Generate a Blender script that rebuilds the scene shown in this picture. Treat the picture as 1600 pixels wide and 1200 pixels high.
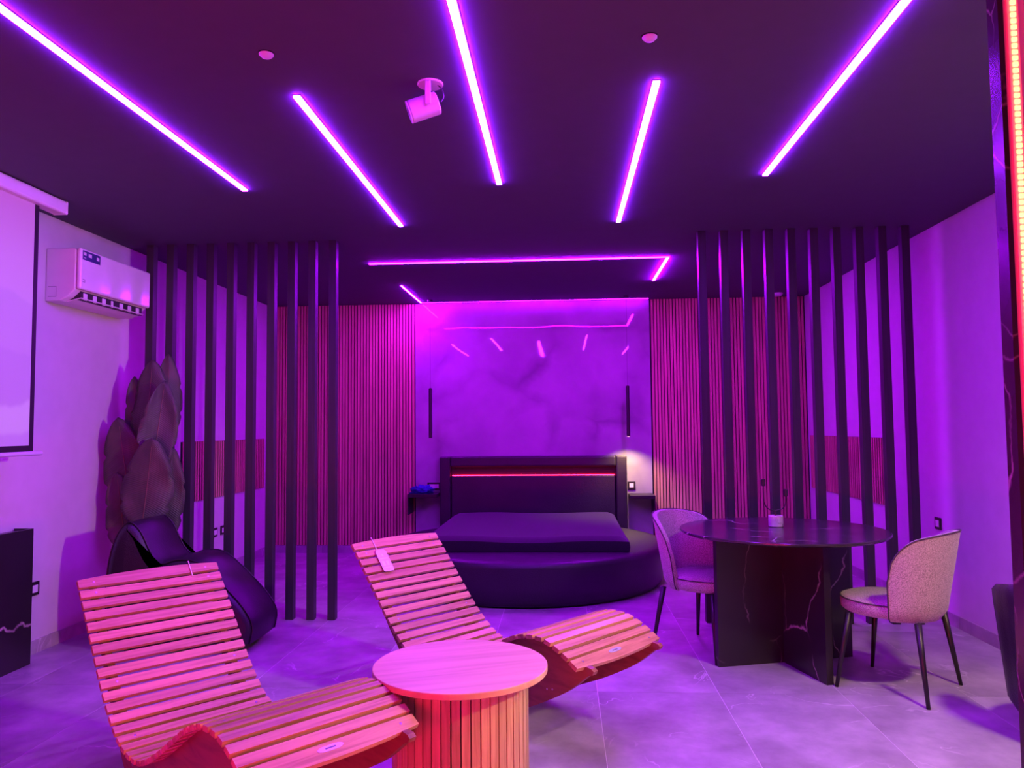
import bpy, bmesh, math, random
from mathutils import Vector, Matrix
random.seed(7)
PI = math.pi
for o in list(bpy.data.objects): bpy.data.objects.remove(o, do_unlink=True)
SC = bpy.context.scene
COL = SC.collection

# ------------------------------------------------------------------ camera
CAM_H = 1.38
F_PX, YAW, PITCH, ROLL = 1190.0, 0.0656, 0.0567, 0.0094
w = Vector((-math.sin(YAW)*math.cos(PITCH), math.cos(YAW)*math.cos(PITCH), math.sin(PITCH)))
r0 = Vector((math.cos(YAW), math.sin(YAW), 0)); u0 = r0.cross(w)
r1 = r0*math.cos(ROLL) - u0*math.sin(ROLL); u1 = r0*math.sin(ROLL) + u0*math.cos(ROLL)
cd = bpy.data.cameras.new('camera'); cam = bpy.data.objects.new('camera', cd); COL.objects.link(cam)
cd.sensor_fit = 'HORIZONTAL'; cd.sensor_width = 36.0; cd.lens = F_PX/1600*36.0; cd.clip_start = 0.05
m = Matrix((r1, u1, -w)).transposed().to_4x4(); m.translation = (0, 0, CAM_H); cam.matrix_world = m
SC.camera = cam

# ------------------------------------------------------------------ world, exposure, light levels
wd = bpy.data.worlds.new('world'); SC.world = wd; wd.use_nodes = True
wd.node_tree.nodes['Background'].inputs[0].default_value = (0.02, 0.004, 0.03, 1)
wd.node_tree.nodes['Background'].inputs[1].default_value = 0.2
SC.view_settings.view_transform = 'Standard'; SC.view_settings.look = 'None'
SC.view_settings.exposure = 0.0; SC.view_settings.gamma = 1.0; SC.view_settings.use_curve_mapping = False
SC.cycles.use_denoising = True
SC.cycles.max_bounces = 6; SC.cycles.diffuse_bounces = 4; SC.cycles.glossy_bounces = 3
SC.cycles.sample_clamp_indirect = 4.0; SC.cycles.caustics_reflective = False; SC.cycles.caustics_refractive = False
STRIP_RGB = (0.31, 0.011, 1.0); STRIP_L = 215.0      # five ceiling strips
BED_RGB = (0.40, 0.0014, 1.0); BED_L = 820.0          # rectangle over the bed
RED_RGB = (1.0, 0.006, 0.11); RED_L = 330.0           # red led profiles
WARM_RGB = (1.0, 0.66, 0.42)
DOWN_W, SCONCE_W, PENDANT_W = 540.0, 310.0, 50.0

# ------------------------------------------------------------------ room numbers
XL, XR, YB, YF, H, YP = -3.307, 2.650, 8.451, -1.9, 2.780, 5.485

# ------------------------------------------------------------------ helpers
def new_mat(name):
    m = bpy.data.materials.new(name); m.use_nodes = True
    nt = m.node_tree; return m, nt, nt.nodes['Principled BSDF']
def sset(b, **k):
    names = dict(color='Base Color', rough='Roughness', metal='Metallic', spec='Specular IOR Level', ecol='Emission Color', est='Emission Strength', coat='Coat Weight', sheen='Sheen Weight', crough='Coat Roughness')
    for a, v in k.items():
        if a in ('color', 'ecol') and len(v) == 3: v = (*v, 1)
        b.inputs[names[a]].default_value = v
def plain(name, color, rough=.5, **k):
    m, nt, b = new_mat(name); sset(b, color=color, rough=rough, **k)
    # faint procedural mottling so that no surface is perfectly even
    tc = nt.nodes.new('ShaderNodeTexCoord'); n = nt.nodes.new('ShaderNodeTexNoise'); n.inputs['Scale'].default_value = 9
    nt.links.new(tc.outputs['Object'], n.inputs['Vector'])
    mx = nt.nodes.new('ShaderNodeMixRGB'); mx.blend_type = 'MIX'
    mx.inputs[1].default_value = (*[c*.93 for c in color], 1); mx.inputs[2].default_value = (*[min(1, c*1.07) for c in color], 1)
    nt.links.new(n.outputs['Fac'], mx.inputs[0]); nt.links.new(mx.outputs[0], b.inputs['Base Color'])
    return m
def glow(name, rgb, L):
    m, nt, b = new_mat(name); sset(b, color=(.8, .8, .8), rough=.5, ecol=rgb, est=L); return m
def coords(nt, scale, world=False, rand=0.0):
    if world: src = nt.nodes.new('ShaderNodeNewGeometry').outputs['Position']
    else: src = nt.nodes.new('ShaderNodeTexCoord').outputs['Object']
    if rand:
        oi = nt.nodes.new('ShaderNodeObjectInfo'); mu = nt.nodes.new('ShaderNodeMath'); mu.operation = 'MULTIPLY'; mu.inputs[1].default_value = rand
        nt.links.new(oi.outputs['Random'], mu.inputs[0])
        ad = nt.nodes.new('ShaderNodeVectorMath'); ad.operation = 'ADD'
        nt.links.new(src, ad.inputs[0]); nt.links.new(mu.outputs[0], ad.inputs[1]); src = ad.outputs[0]
    mp = nt.nodes.new('ShaderNodeMapping'); mp.inputs['Scale'].default_value = scale
    nt.links.new(src, mp.inputs['Vector']); return mp.outputs['Vector']
def ramp(nt, src, stops):
    r = nt.nodes.new('ShaderNodeValToRGB'); e = r.color_ramp.elements
    while len(e) < len(stops): e.new(.5)
    for k, (p, c) in enumerate(stops):
        e[k].position = p; e[k].color = (*c, 1) if len(c) == 3 else c
    nt.links.new(src, r.inputs['Fac']); return r.outputs['Color']
def bump(nt, b, src, strength, dist=.01):
    n = nt.nodes.new('ShaderNodeBump'); n.inputs['Strength'].default_value = strength; n.inputs['Distance'].default_value = dist
    nt.links.new(src, n.inputs['Height']); nt.links.new(n.outputs[0], b.inputs['Normal'])
def wood(name, c1, c2, scale, rough=.5, rand=13.0):
    m, nt, b = new_mat(name); v = coords(nt, scale, rand=rand)
    n = nt.nodes.new('ShaderNodeTexNoise'); n.inputs['Scale'].default_value = 1; n.inputs['Detail'].default_value = 5; n.inputs['Distortion'].default_value = .6
    nt.links.new(v, n.inputs['Vector'])
    col = ramp(nt, n.outputs['Fac'], [(.3, c2), (.55, c1), (.8, tuple(min(1, x*1.12) for x in c1))])
    oi = nt.nodes.new('ShaderNodeObjectInfo'); hsv = nt.nodes.new('ShaderNodeHueSaturation')
    mr = nt.nodes.new('ShaderNodeMapRange'); mr.inputs['To Min'].default_value = .82; mr.inputs['To Max'].default_value = 1.15
    nt.links.new(oi.outputs['Random'], mr.inputs['Value']); nt.links.new(mr.outputs[0], hsv.inputs['Value']); nt.links.new(col, hsv.inputs['Color'])
    nt.links.new(hsv.outputs[0], b.inputs['Base Color']); sset(b, rough=rough, spec=.35)
    bump(nt, b, n.outputs['Fac'], .12, .004); return m
def marble(name, base, base2, vein, scale, width, rough, wave=0.0, rand=0.0, vscale=1.0):
    m, nt, b = new_mat(name); v = coords(nt, (scale,)*3, rand=rand)
    n1 = nt.nodes.new('ShaderNodeTexNoise'); n1.inputs['Scale'].default_value = 1.1; n1.inputs['Detail'].default_value = 6
    nt.links.new(v, n1.inputs['Vector'])
    bc = ramp(nt, n1.outputs['Fac'], [(.35, base2), (.65, base)])
    mp = nt.nodes.new('ShaderNodeMapping'); mp.inputs['Rotation'].default_value = (.4, .7, .6); mp.inputs['Scale'].default_value = (.9*vscale, .35*vscale, .5*vscale)
    nt.links.new(v, mp.inputs['Vector'])
    n2 = nt.nodes.new('ShaderNodeTexNoise'); n2.inputs['Scale'].default_value = 1; n2.inputs['Detail'].default_value = 3; n2.inputs['Distortion'].default_value = .5
    nt.links.new(mp.outputs[0], n2.inputs['Vector'])
    s = nt.nodes.new('ShaderNodeMath'); s.operation = 'SUBTRACT'; s.inputs[1].default_value = .5; nt.links.new(n2.outputs['Fac'], s.inputs[0])
    a = nt.nodes.new('ShaderNodeMath'); a.operation = 'ABSOLUTE'; nt.links.new(s.outputs[0], a.inputs[0])
    vf = ramp(nt, a.outputs[0], [(0, (1, 1, 1)), (width, (0, 0, 0))])
    n3 = nt.nodes.new('ShaderNodeTexNoise'); n3.inputs['Scale'].default_value = 1.7; nt.links.new(v, n3.inputs['Vector'])
    vm = ramp(nt, n3.outputs['Fac'], [(.46, (0, 0, 0)), (.62, (1, 1, 1))])
    mu = nt.nodes.new('ShaderNodeMixRGB'); mu.blend_type = 'MULTIPLY'; mu.inputs[0].default_value = 1
    nt.links.new(vf, mu.inputs[1]); nt.links.new(vm, mu.inputs[2])
    mx = nt.nodes.new('ShaderNodeMixRGB'); mx.inputs[2].default_value = (*vein, 1)
    nt.links.new(mu.outputs[0], mx.inputs[0]); nt.links.new(bc, mx.inputs[1]); nt.links.new(mx.outputs[0], b.inputs['Base Color'])
    sset(b, rough=rough, spec=.5)
    if wave:
        n4 = nt.nodes.new('ShaderNodeTexNoise'); n4.inputs['Scale'].default_value = 1.3; n4.inputs['Detail'].default_value = 0
        nt.links.new(v, n4.inputs['Vector']); bump(nt, b, n4.outputs['Fac'], wave, .02)
    return m
def cracked(name, base, base2, vein, scale, width, rough, soft=False, wave=0.0, mask=(.45, .6), amt=1.0, stretch=(1, 1, 1)):
    m, nt, b = new_mat(name); v = coords(nt, (scale,)*3)
    nb = nt.nodes.new('ShaderNodeTexNoise'); nb.inputs['Scale'].default_value = 1.4; nb.inputs['Detail'].default_value = 6; nt.links.new(v, nb.inputs['Vector'])
    bc = ramp(nt, nb.outputs['Fac'], [(.35, base2), (.65, base)])
    nd = nt.nodes.new('ShaderNodeTexNoise'); nd.inputs['Scale'].default_value = 1.6; nd.inputs['Detail'].default_value = 5; nt.links.new(v, nd.inputs['Vector'])
    sc = nt.nodes.new('ShaderNodeVectorMath'); sc.operation = 'MULTIPLY_ADD'; sc.inputs[1].default_value = (.55,)*3
    nt.links.new(nd.outputs['Color'], sc.inputs[0]); nt.links.new(v, sc.inputs[2])
    mp = nt.nodes.new('ShaderNodeMapping'); mp.inputs['Rotation'].default_value = (.5, .6, .3); mp.inputs['Scale'].default_value = stretch; nt.links.new(sc.outputs[0], mp.inputs['Vector'])
    vo = nt.nodes.new('ShaderNodeTexVoronoi'); vo.feature = 'DISTANCE_TO_EDGE'; vo.inputs['Scale'].default_value = 1.0; nt.links.new(mp.outputs[0], vo.inputs['Vector'])
    vf = ramp(nt, vo.outputs['Distance'], [(0, (amt,)*3), (width, (0, 0, 0))])
    nm = nt.nodes.new('ShaderNodeTexNoise'); nm.inputs['Scale'].default_value = 1.1; nm.inputs['Detail'].default_value = 2; nt.links.new(v, nm.inputs['Vector'])
    vm = ramp(nt, nm.outputs['Fac'], [(mask[0], (0, 0, 0)), (mask[1], (1, 1, 1))])
    mu = nt.nodes.new('ShaderNodeMixRGB'); mu.blend_type = 'MULTIPLY'; mu.inputs[0].default_value = 1; nt.links.new(vf, mu.inputs[1]); nt.links.new(vm, mu.inputs[2])
    mx = nt.nodes.new('ShaderNodeMixRGB'); mx.inputs[2].default_value = (*vein, 1)
    nt.links.new(mu.outputs[0], mx.inputs[0]); nt.links.new(bc, mx.inputs[1]); nt.links.new(mx.outputs[0], b.inputs['Base Color']); sset(b, rough=rough, spec=.5)
    if wave:
        n4 = nt.nodes.new('ShaderNodeTexNoise'); n4.inputs['Scale'].default_value = 1.6; n4.inputs['Detail'].default_value = 1
        nt.links.new(v, n4.inputs['Vector']); bump(nt, b, n4.outputs['Fac'], wave, .02)
    return m
def fabric(name, c1, c2, rough=.95):
    m, nt, b = new_mat(name); v = coords(nt, (1, 1, 1), rand=3)
    n = nt.nodes.new('ShaderNodeTexNoise'); n.inputs['Scale'].default_value = 220; n.inputs['Detail'].default_value = 2
    nt.links.new(v, n.inputs['Vector'])
    nt.links.new(ramp(nt, n.outputs['Fac'], [(.35, c2), (.65, c1)]), b.inputs['Base Color'])
    sset(b, rough=rough, spec=.15, sheen=.25); bump(nt, b, n.outputs['Fac'], .35, .003); return m
def leather(name, c, rough=.38, sc=60):
    m, nt, b = new_mat(name); v = coords(nt, (1, 1, 1))
    n = nt.nodes.new('ShaderNodeTexVoronoi'); n.inputs['Scale'].default_value = sc*3; nt.links.new(v, n.inputs['Vector'])
    n2 = nt.nodes.new('ShaderNodeTexNoise'); n2.inputs['Scale'].default_value = 5; n2.inputs['Detail'].default_value = 4; nt.links.new(v, n2.inputs['Vector'])
    nt.links.new(ramp(nt, n2.outputs['Fac'], [(.3, tuple(x*.75 for x in c)), (.7, c)]), b.inputs['Base Color'])
    ad = nt.nodes.new('ShaderNodeMath'); ad.operation = 'MULTIPLY_ADD'; ad.inputs[1].default_value = 2.0
    nt.links.new(n2.outputs['Fac'], ad.inputs[0]); nt.links.new(n.outputs['Distance'], ad.inputs[2])
    sset(b, rough=rough, spec=.45); bump(nt, b, ad.outputs[0], .2, .006); return m

def box(bm, x0, x1, y0, y1, z0, z1):
    v = [bm.verts.new(p) for p in ((x0,y0,z0),(x1,y0,z0),(x1,y1,z0),(x0,y1,z0),(x0,y0,z1),(x1,y0,z1),(x1,y1,z1),(x0,y1,z1))]
    for f in ((3,2,1,0),(4,5,6,7),(0,1,5,4),(1,2,6,5),(2,3,7,6),(3,0,4,7)): bm.faces.new([v[i] for i in f])
    return v
def prism(bm, pts, axis, a, b):
    """polygon pts (2d) extruded along axis from a to b; axis 'x': pts=(y,z), 'y': (x,z), 'z': (x,y)"""
    mk = {'x': lambda p, t: (t, p[0], p[1]), 'y': lambda p, t: (p[0], t, p[1]), 'z': lambda p, t: (p[0], p[1], t)}[axis]
    A = [bm.verts.new(mk(p, a)) for p in pts]; B = [bm.verts.new(mk(p, b)) for p in pts]
    n = len(pts)
    for i in range(n): bm.faces.new((A[i], A[(i+1) % n], B[(i+1) % n], B[i]))
    bm.faces.new(A[::-1]); bm.faces.new(B)
    bmesh.ops.recalc_face_normals(bm, faces=bm.faces[:])
def lathe(bm, prof, n=32, cap=True, c=(0, 0)):
    rings = []
    for r, z in prof: rings.append([bm.verts.new((c[0]+r*math.cos(2*PI*i/n), c[1]+r*math.sin(2*PI*i/n), z)) for i in range(n)])
    for A, B in zip(rings, rings[1:]):
        for i in range(n): bm.faces.new((A[i], A[(i+1) % n], B[(i+1) % n], B[i]))
    if cap: bm.faces.new(rings[0][::-1]); bm.faces.new(rings[-1])
    bmesh.ops.recalc_face_normals(bm, faces=bm.faces[:])
def tube(bm, pts, rad, n=8):
    pts = [Vector(p) for p in pts]; rr = rad if isinstance(rad, (list, tuple)) else [rad]*len(pts)
    rings = []; prev = None
    for i, p in enumerate(pts):
        t = (pts[min(i+1, len(pts)-1)] - pts[max(i-1, 0)]).normalized()
        if prev is None: a = t.orthogonal().normalized()
        else: a = (prev - t*prev.dot(t)).normalized()
        prev = a; b = t.cross(a)
        rings.append([bm.verts.new(p + (a*math.cos(2*PI*k/n) + b*math.sin(2*PI*k/n))*rr[i]) for k in range(n)])
    for A, B in zip(rings, rings[1:]):
        for k in range(n): bm.faces.new((A[k], A[(k+1) % n], B[(k+1) % n], B[k]))
    bm.faces.new(rings[0][::-1]); bm.faces.new(rings[-1])
    bmesh.ops.recalc_face_normals(bm, faces=bm.faces[:])
def mesh(bm, mat, smooth=False, name='m'):
    me = bpy.data.meshes.new(name); bm.to_mesh(me); bm.free()
    if mat: me.materials.append(mat)
    if smooth:
        for p in me.polygons: p.use_smooth = True
    return me
def obj(name, me, parent=None, loc=(0, 0, 0), rot=(0, 0, 0), bevel=0, seg=2, sharp=None):
    o = bpy.data.objects.new(name, me); COL.objects.link(o); o.location = loc; o.rotation_euler = rot
    if parent: o.parent = parent
    if bevel:
        b = o.modifiers.new('bevel', 'BEVEL'); b.width = bevel; b.segments = seg; b.limit_method = 'ANGLE'; b.angle_limit = math.radians(35)
    return o
def mk(fn, mat, smooth=False):
    bm = bmesh.new(); fn(bm); return mesh(bm, mat, smooth)
def bx(mat, *a): return mk(lambda bm: box(bm, *a), mat)
def tag(o, label, cat, group=None):
    o['label'] = label; o['category'] = cat
    if group: o['group'] = group
    return o
def thing(name, label, cat, loc=(0, 0, 0), rz=0, group=None):
    o = bpy.data.objects.new(name, None); COL.objects.link(o); o.location = loc; o.rotation_euler = (0, 0, rz)
    o.empty_display_size = .05
    return tag(o, label, cat, group)
def struct(o, label=None):
    o['kind'] = 'structure'
    if label: o['label'] = label
    return o
def smooth_by_angle(me, deg=40):
    for p in me.polygons: p.use_smooth = True
    bm = bmesh.new(); bm.from_mesh(me)
    for e in bm.edges:
        if len(e.link_faces) == 2 and e.calc_face_angle(0) > math.radians(deg): e.smooth = False
    bm.to_mesh(me); bm.free()
    return me

# ------------------------------------------------------------------ materials
M = {}
M['wall'] = plain('wall_paint', (.56, .54, .53), .75)
M['ceiling'] = plain('ceiling_paint', (.066, .066, .100), .8)
M['grout'] = plain('grout', (.80, .78, .77), .8)
M['black_post'] = wood('black_laminate', (.035, .032, .036), (.026, .024, .027), (40, 40, 2), .45)
M['felt'] = plain('black_felt', (.012, .011, .012), .95)
M['oak_slat'] = wood('oak_slat', (.58, .34, .21), (.42, .23, .14), (45, 45, 2.2), .5)
M['oak_top'] = wood('oak_top', (.66, .40, .24), (.52, .30, .175), (1.3, 17, 17), .42, rand=0)
M['oak_edge'] = wood('oak_edge', (.58, .36, .21), (.42, .25, .15), (8, 8, 60), .5, rand=0)
M['oak_tambour'] = wood('oak_tambour', (.56, .34, .20), (.40, .22, .12), (60, 60, 4), .5)
M['teak'] = wood('teak_slat', (.56, .27, .155), (.38, .165, .09), (55, 3.0, 55), .42)
M['teak_rail'] = wood('teak_rail', (.23, .085, .05), (.15, .055, .032), (6, 60, 30), .45)
M['marble_white'] = cracked('marble_white', (.41, .40, .42), (.33, .32, .35), (.15, .13, .16), 1.5, .16, .025, wave=.13, mask=(.42, .64), amt=.60, stretch=(1, .5, 1.3))
M['marble_black'] = cracked('marble_black', (.022, .020, .022), (.014, .013, .014), (.60, .54, .50), 2.1, .011, .30, mask=(.45, .58), amt=.8, stretch=(1, .8, .55))
M['marble_top'] = cracked('marble_black_top', (.045, .040, .045), (.028, .026, .028), (.55, .50, .48), 2.6, .014, .20, mask=(.42, .6), amt=.7, stretch=(.5, 1.5, 1))
M['marble_block'] = marble('marble_block', (.62, .57, .52), (.50, .46, .42), (.25, .2, .18), 22, .04, .4)
M['metal_black'] = plain('black_metal', (.014, .013, .014), .42)
M['plastic_white'] = plain('white_plastic', (.74, .73, .73), .16, spec=.5)
M['plastic_matte'] = plain('white_matte_plastic', (.70, .69, .69), .45)
M['plastic_dark'] = plain('dark_slot', (.02, .018, .02), .6)
M['sticker'] = plain('navy_sticker', (.03, .035, .16), .5)
M['ink'] = plain('grey_ink', (.10, .09, .12), .6)
M['alu'] = plain('aluminium', (.45, .44, .45), .35, metal=1.0)
M['leather'] = leather('black_leather', (.020, .017, .020))
M['bed_leather'] = leather('bed_leather', (.026, .022, .028), .42, 40)
M['sheet'] = fabric('dark_sheet', (.027, .023, .030), (.018, .016, .021), .9)
M['chair_fabric'] = fabric('grey_tweed', (.60, .52, .47), (.26, .225, .21))
M['piping'] = plain('dark_piping', (.07, .06, .06), .8)
M['leg_black'] = plain('black_leg', (.012, .011, .012), .4)
M['leaf'] = None
M['blue'] = plain('blue_cloth', (.015, .03, .28), .8)
M['paper'] = plain('tag_paper', (.62, .52, .50), .7)
M['string'] = plain('tag_string', (.82, .80, .78), .9)
M['plate'] = plain('silver_plate', (.70, .70, .75), .3, metal=.6)
M['strip'] = glow('ceiling_strip_light', STRIP_RGB, STRIP_L)
M['bedstrip'] = glow('bed_strip_light', BED_RGB, BED_L)
M['bedstrip_back'] = glow('headboard_strip_light', BED_RGB, BED_L*.11)
M['bedstrip_leg'] = glow('bed_strip_leg_light', BED_RGB, BED_L*1.1)
M['bedstrip_front'] = glow('bed_strip_front_light', BED_RGB, BED_L*.30)
M['redled'] = glow('red_led', RED_RGB, RED_L)
M['redhead'] = glow('headboard_led', (1.0, .010, .022), 20.0)
M['ledchip'] = glow('red_led_chip', (1.0, .045, .012), 34.0)
M['ledglow'] = glow('red_led_diffuser', (1.0, .004, .02), 1.6)
M['warm_glass'] = glow('warm_lamp_glass', WARM_RGB, 12.0)

def tile_mat():
    m, nt, b = new_mat('stone_tile'); v = coords(nt, (1, 1, 1), rand=0); 
    g = nt.nodes.new('ShaderNodeNewGeometry'); oi = nt.nodes.new('ShaderNodeObjectInfo')
    mu = nt.nodes.new('ShaderNodeMath'); mu.operation = 'MULTIPLY'; mu.inputs[1].default_value = 40; nt.links.new(oi.outputs['Random'], mu.inputs[0])
    ad = nt.nodes.new('ShaderNodeVectorMath'); nt.links.new(g.outputs['Position'], ad.inputs[0]); nt.links.new(mu.outputs[0], ad.inputs[1]); P = ad.outputs[0]
    n = nt.nodes.new('ShaderNodeTexNoise'); n.inputs['Scale'].default_value = 3.2; n.inputs['Detail'].default_value = 8; n.inputs['Roughness'].default_value = .62; nt.links.new(P, n.inputs['Vector'])
    base = ramp(nt, n.outputs['Fac'], [(.3, (.24, .225, .22)), (.5, (.35, .335, .325)), (.70, (.49, .47, .46))])
    n2 = nt.nodes.new('ShaderNodeTexNoise'); n2.inputs['Scale'].default_value = 1.9; n2.inputs['Detail'].default_value = 4; n2.inputs['Distortion'].default_value = .8; nt.links.new(P, n2.inputs['Vector'])
    s = nt.nodes.new('ShaderNodeMath'); s.operation = 'SUBTRACT'; s.inputs[1].default_value = .5; nt.links.new(n2.outputs['Fac'], s.inputs[0])
    a = nt.nodes.new('ShaderNodeMath'); a.operation = 'ABSOLUTE'; nt.links.new(s.outputs[0], a.inputs[0])
    vf = ramp(nt, a.outputs[0], [(0, (.9, .9, .9)), (.008, (0, 0, 0))])
    n3 = nt.nodes.new('ShaderNodeTexNoise'); n3.inputs['Scale'].default_value = 2.3; nt.links.new(P, n3.inputs['Vector'])
    vm = ramp(nt, n3.outputs['Fac'], [(.5, (0, 0, 0)), (.62, (1, 1, 1))])
    mm = nt.nodes.new('ShaderNodeMixRGB'); mm.blend_type = 'MULTIPLY'; mm.inputs[0].default_value = 1; nt.links.new(vf, mm.inputs[1]); nt.links.new(vm, mm.inputs[2])
    mx = nt.nodes.new('ShaderNodeMixRGB'); mx.inputs[2].default_value = (.68, .66, .65, 1); nt.links.new(mm.outputs[0], mx.inputs[0]); nt.links.new(base, mx.inputs[1])
    nt.links.new(mx.outputs[0], b.inputs['Base Color']); sset(b, rough=.34, spec=.4)
    bump(nt, b, n.outputs['Fac'], .12, .004); return m
M['tile'] = tile_mat()
def leaf_mat():
    m, nt, b = new_mat('banana_leaf'); tc = nt.nodes.new('ShaderNodeTexCoord')
    wv = nt.nodes.new('ShaderNodeTexWave'); wv.wave_type = 'BANDS'; wv.bands_direction = 'X'; wv.inputs['Scale'].default_value = 14; wv.inputs['Distortion'].default_value = 1.2
    nt.links.new(tc.outputs['UV'], wv.inputs['Vector'])
    n = nt.nodes.new('ShaderNodeTexNoise'); n.inputs['Scale'].default_value = 6; nt.links.new(tc.outputs['Object'], n.inputs['Vector'])
    nt.links.new(ramp(nt, n.outputs['Fac'], [(.3, (.048, .055, .036)), (.7, (.085, .088, .060))]), b.inputs['Base Color'])
    sset(b, rough=.45, spec=.4); bump(nt, b, wv.outputs['Fac'], .35, .004); return m
M['leaf'] = leaf_mat()
M['stem'] = plain('leaf_stem', (.16, .11, .06), .6)
M['terracotta'] = plain('dark_pot', (.03, .028, .03), .6)
def screen_mat():
    m, nt, b = new_mat('projected_picture'); v = coords(nt, (1, 1, 1))
    sx = nt.nodes.new('ShaderNodeSeparateXYZ'); nt.links.new(v, sx.inputs[0])
    def ridge(scale, height, level):           # a soft hill line: 1 below it, 0 above
        cb_ = nt.nodes.new('ShaderNodeCombineXYZ'); nt.links.new(sx.outputs['Y'], cb_.inputs[0]); cb_.inputs[1].default_value = level*7
        n = nt.nodes.new('ShaderNodeTexNoise'); n.inputs['Scale'].default_value = scale; n.inputs['Detail'].default_value = 4; nt.links.new(cb_.outputs[0], n.inputs['Vector'])
        h = nt.nodes.new('ShaderNodeMath'); h.operation = 'MULTIPLY_ADD'; h.inputs[1].default_value = height; h.inputs[2].default_value = level; nt.links.new(n.outputs['Fac'], h.inputs[0])
        d = nt.nodes.new('ShaderNodeMath'); d.operation = 'SUBTRACT'; nt.links.new(h.outputs[0], d.inputs[0]); nt.links.new(sx.outputs['Z'], d.inputs[1])
        mr = nt.nodes.new('ShaderNodeMapRange'); mr.inputs['From Min'].default_value = -.012; mr.inputs['From Max'].default_value = .012; nt.links.new(d.outputs[0], mr.inputs['Value']); return mr.outputs[0]
    mz = nt.nodes.new('ShaderNodeMapRange'); mz.inputs['From Min'].default_value = 1.3; mz.inputs['From Max'].default_value = 2.7; nt.links.new(sx.outputs['Z'], mz.inputs['Value'])
    col = ramp(nt, mz.outputs[0], [(0, (.50, .18, .95)), (.45, (.62, .26, 1.0)), (.75, (.66, .20, .88)), (1, (.60, .10, .62))])
    for sc_, hh, lv, c in ((1.6, .5, 1.85, (.52, .19, .88)), (2.4, .35, 1.65, (.45, .16, .84)), (1.8, .30, 1.42, (.66, .30, 1.0)), (2.0, .18, 1.30, (.50, .18, .92))):
        mx = nt.nodes.new('ShaderNodeMixRGB'); mx.inputs[2].default_value = (*c, 1); nt.links.new(ridge(sc_, hh, lv), mx.inputs[0]); nt.links.new(col, mx.inputs[1]); col = mx.outputs[0]
    nt.links.new(col, b.inputs['Emission Color']); sset(b, color=(.25, .25, .25), rough=.8, est=.42); return m
M['screen'] = screen_mat()

# ================================================================== SETTING
floor = obj('floor', bx(M['grout'], XL-.12, XR+.12, YF-.12, YB+.12, -.12, -.0012)); struct(floor, 'large grey stone tiles laid over the whole room')
TX, TY, GX, GY = .622, 1.2265, .164, 4.075
def add_tiles():
    cache = {}
    i0 = math.floor((XL-GX)/TX); i1 = math.ceil((XR-GX)/TX); j0 = math.floor((YF-GY)/TY); j1 = math.ceil((YB-GY)/TY)
    for i in range(i0, i1):
        for j in range(j0, j1):
            x0 = max(XL, GX+i*TX+.0016); x1 = min(XR, GX+(i+1)*TX-.0016); y0 = max(YF, GY+j*TY+.0016); y1 = min(YB, GY+(j+1)*TY-.0016)
            if x1-x0 < .01 or y1-y0 < .01: continue
            key = (round(x1-x0, 4), round(y1-y0, 4))
            if key not in cache:
                a, b = (x1-x0)/2, (y1-y0)/2; cache[key] = bx(M['tile'], -a, a, -b, b, -.012, 0)
            obj('tile', cache[key], floor, ((x0+x1)/2, (y0+y1)/2, 0))
add_tiles()
struct(obj('ceiling', bx(M['ceiling'], XL-.12, XR+.12, YF-.12, YB+.12, H, H+.12)), 'plain dark painted ceiling')
struct(obj('wall_left', bx(M['wall'], XL-.12, XL, YF, YB, 0, H)))
struct(obj('wall_right', bx(M['wall'], XR, XR+.12, YF, YB, 0, H)))
struct(obj('wall_back', bx(M['wall'], XL-.12, XR+.12, YB, YB+.12, 0, H)))
struct(obj('wall_rear', bx(M['wall'], XL-.12, XR+.12, YF-.12, YF, 0, H)))
BH = .082
def baseboard(name, x0, x1, y0, y1, along):
    n = max(1, round((x1-x0 if along == 'x' else y1-y0)/TX)); root = None
    L = (x1-x0 if along == 'x' else y1-y0)
    base = struct(obj(name, bx(M['grout'], x0 if along == 'x' else min(x0, x1), x1, y0, y1, 0, BH-.002)))
    for k in range(n):
        a, b = k*L/n+.001, (k+1)*L/n-.001
        e = .001
        if along == 'x': me = bx(M['tile'], x0+a, x0+b, y0-e, y1, 0, BH)
        else: me = bx(M['tile'], x0-e, x1+e, y0+a, y0+b, 0, BH)
        obj('tile', me, base)
baseboard('baseboard_left', XL, XL+.010, YF, YB-.04, 'y')
baseboard('baseboard_right', XR-.010, XR, YF, YB-.04, 'y')
baseboard('baseboard_back', XL+.012, XR-.012, YB-.030, YB-.001, 'x')

# ---- wall panels: slatted wood and marble
MX0, MX1 = -1.636, .970
def slat_panel(label, horiz, a0, a1, z0, z1, fixed, sign, pitch=.0345, sw=.0245, dp=.013):
    """vertical slats along x (horiz 'x', at y=fixed) or along y (at x=fixed); sign = direction away from the wall"""
    cx = (a0+a1)/2
    t = thing('wood_slat_panel', label, 'wall panel', (cx, fixed, z0) if horiz == 'x' else (fixed, cx, z0))
    half = (a1-a0)/2; bk = .009*sign
    def rng(a, b): return (min(a, b), max(a, b))
    if horiz == 'x': obj('backing', bx(M['felt'], -half, half, *rng(0, bk), 0, z1-z0), t)
    else: obj('backing', bx(M['felt'], *rng(0, bk), -half, half, 0, z1-z0), t)
    n = int((a1-a0)/pitch); off = (a1-a0-n*pitch)/2+pitch/2
    lo, hi = rng(bk, bk+dp*sign)
    me = bx(M['oak_slat'], -sw/2, sw/2, lo, hi, .001, z1-z0-.001) if horiz == 'x' else bx(M['oak_slat'], lo, hi, -sw/2, sw/2, .001, z1-z0-.001)
    for k in range(n):
        p = -half+off+k*pitch
        obj('slat', me, t, (p, 0, 0) if horiz == 'x' else (0, p, 0))
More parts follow.
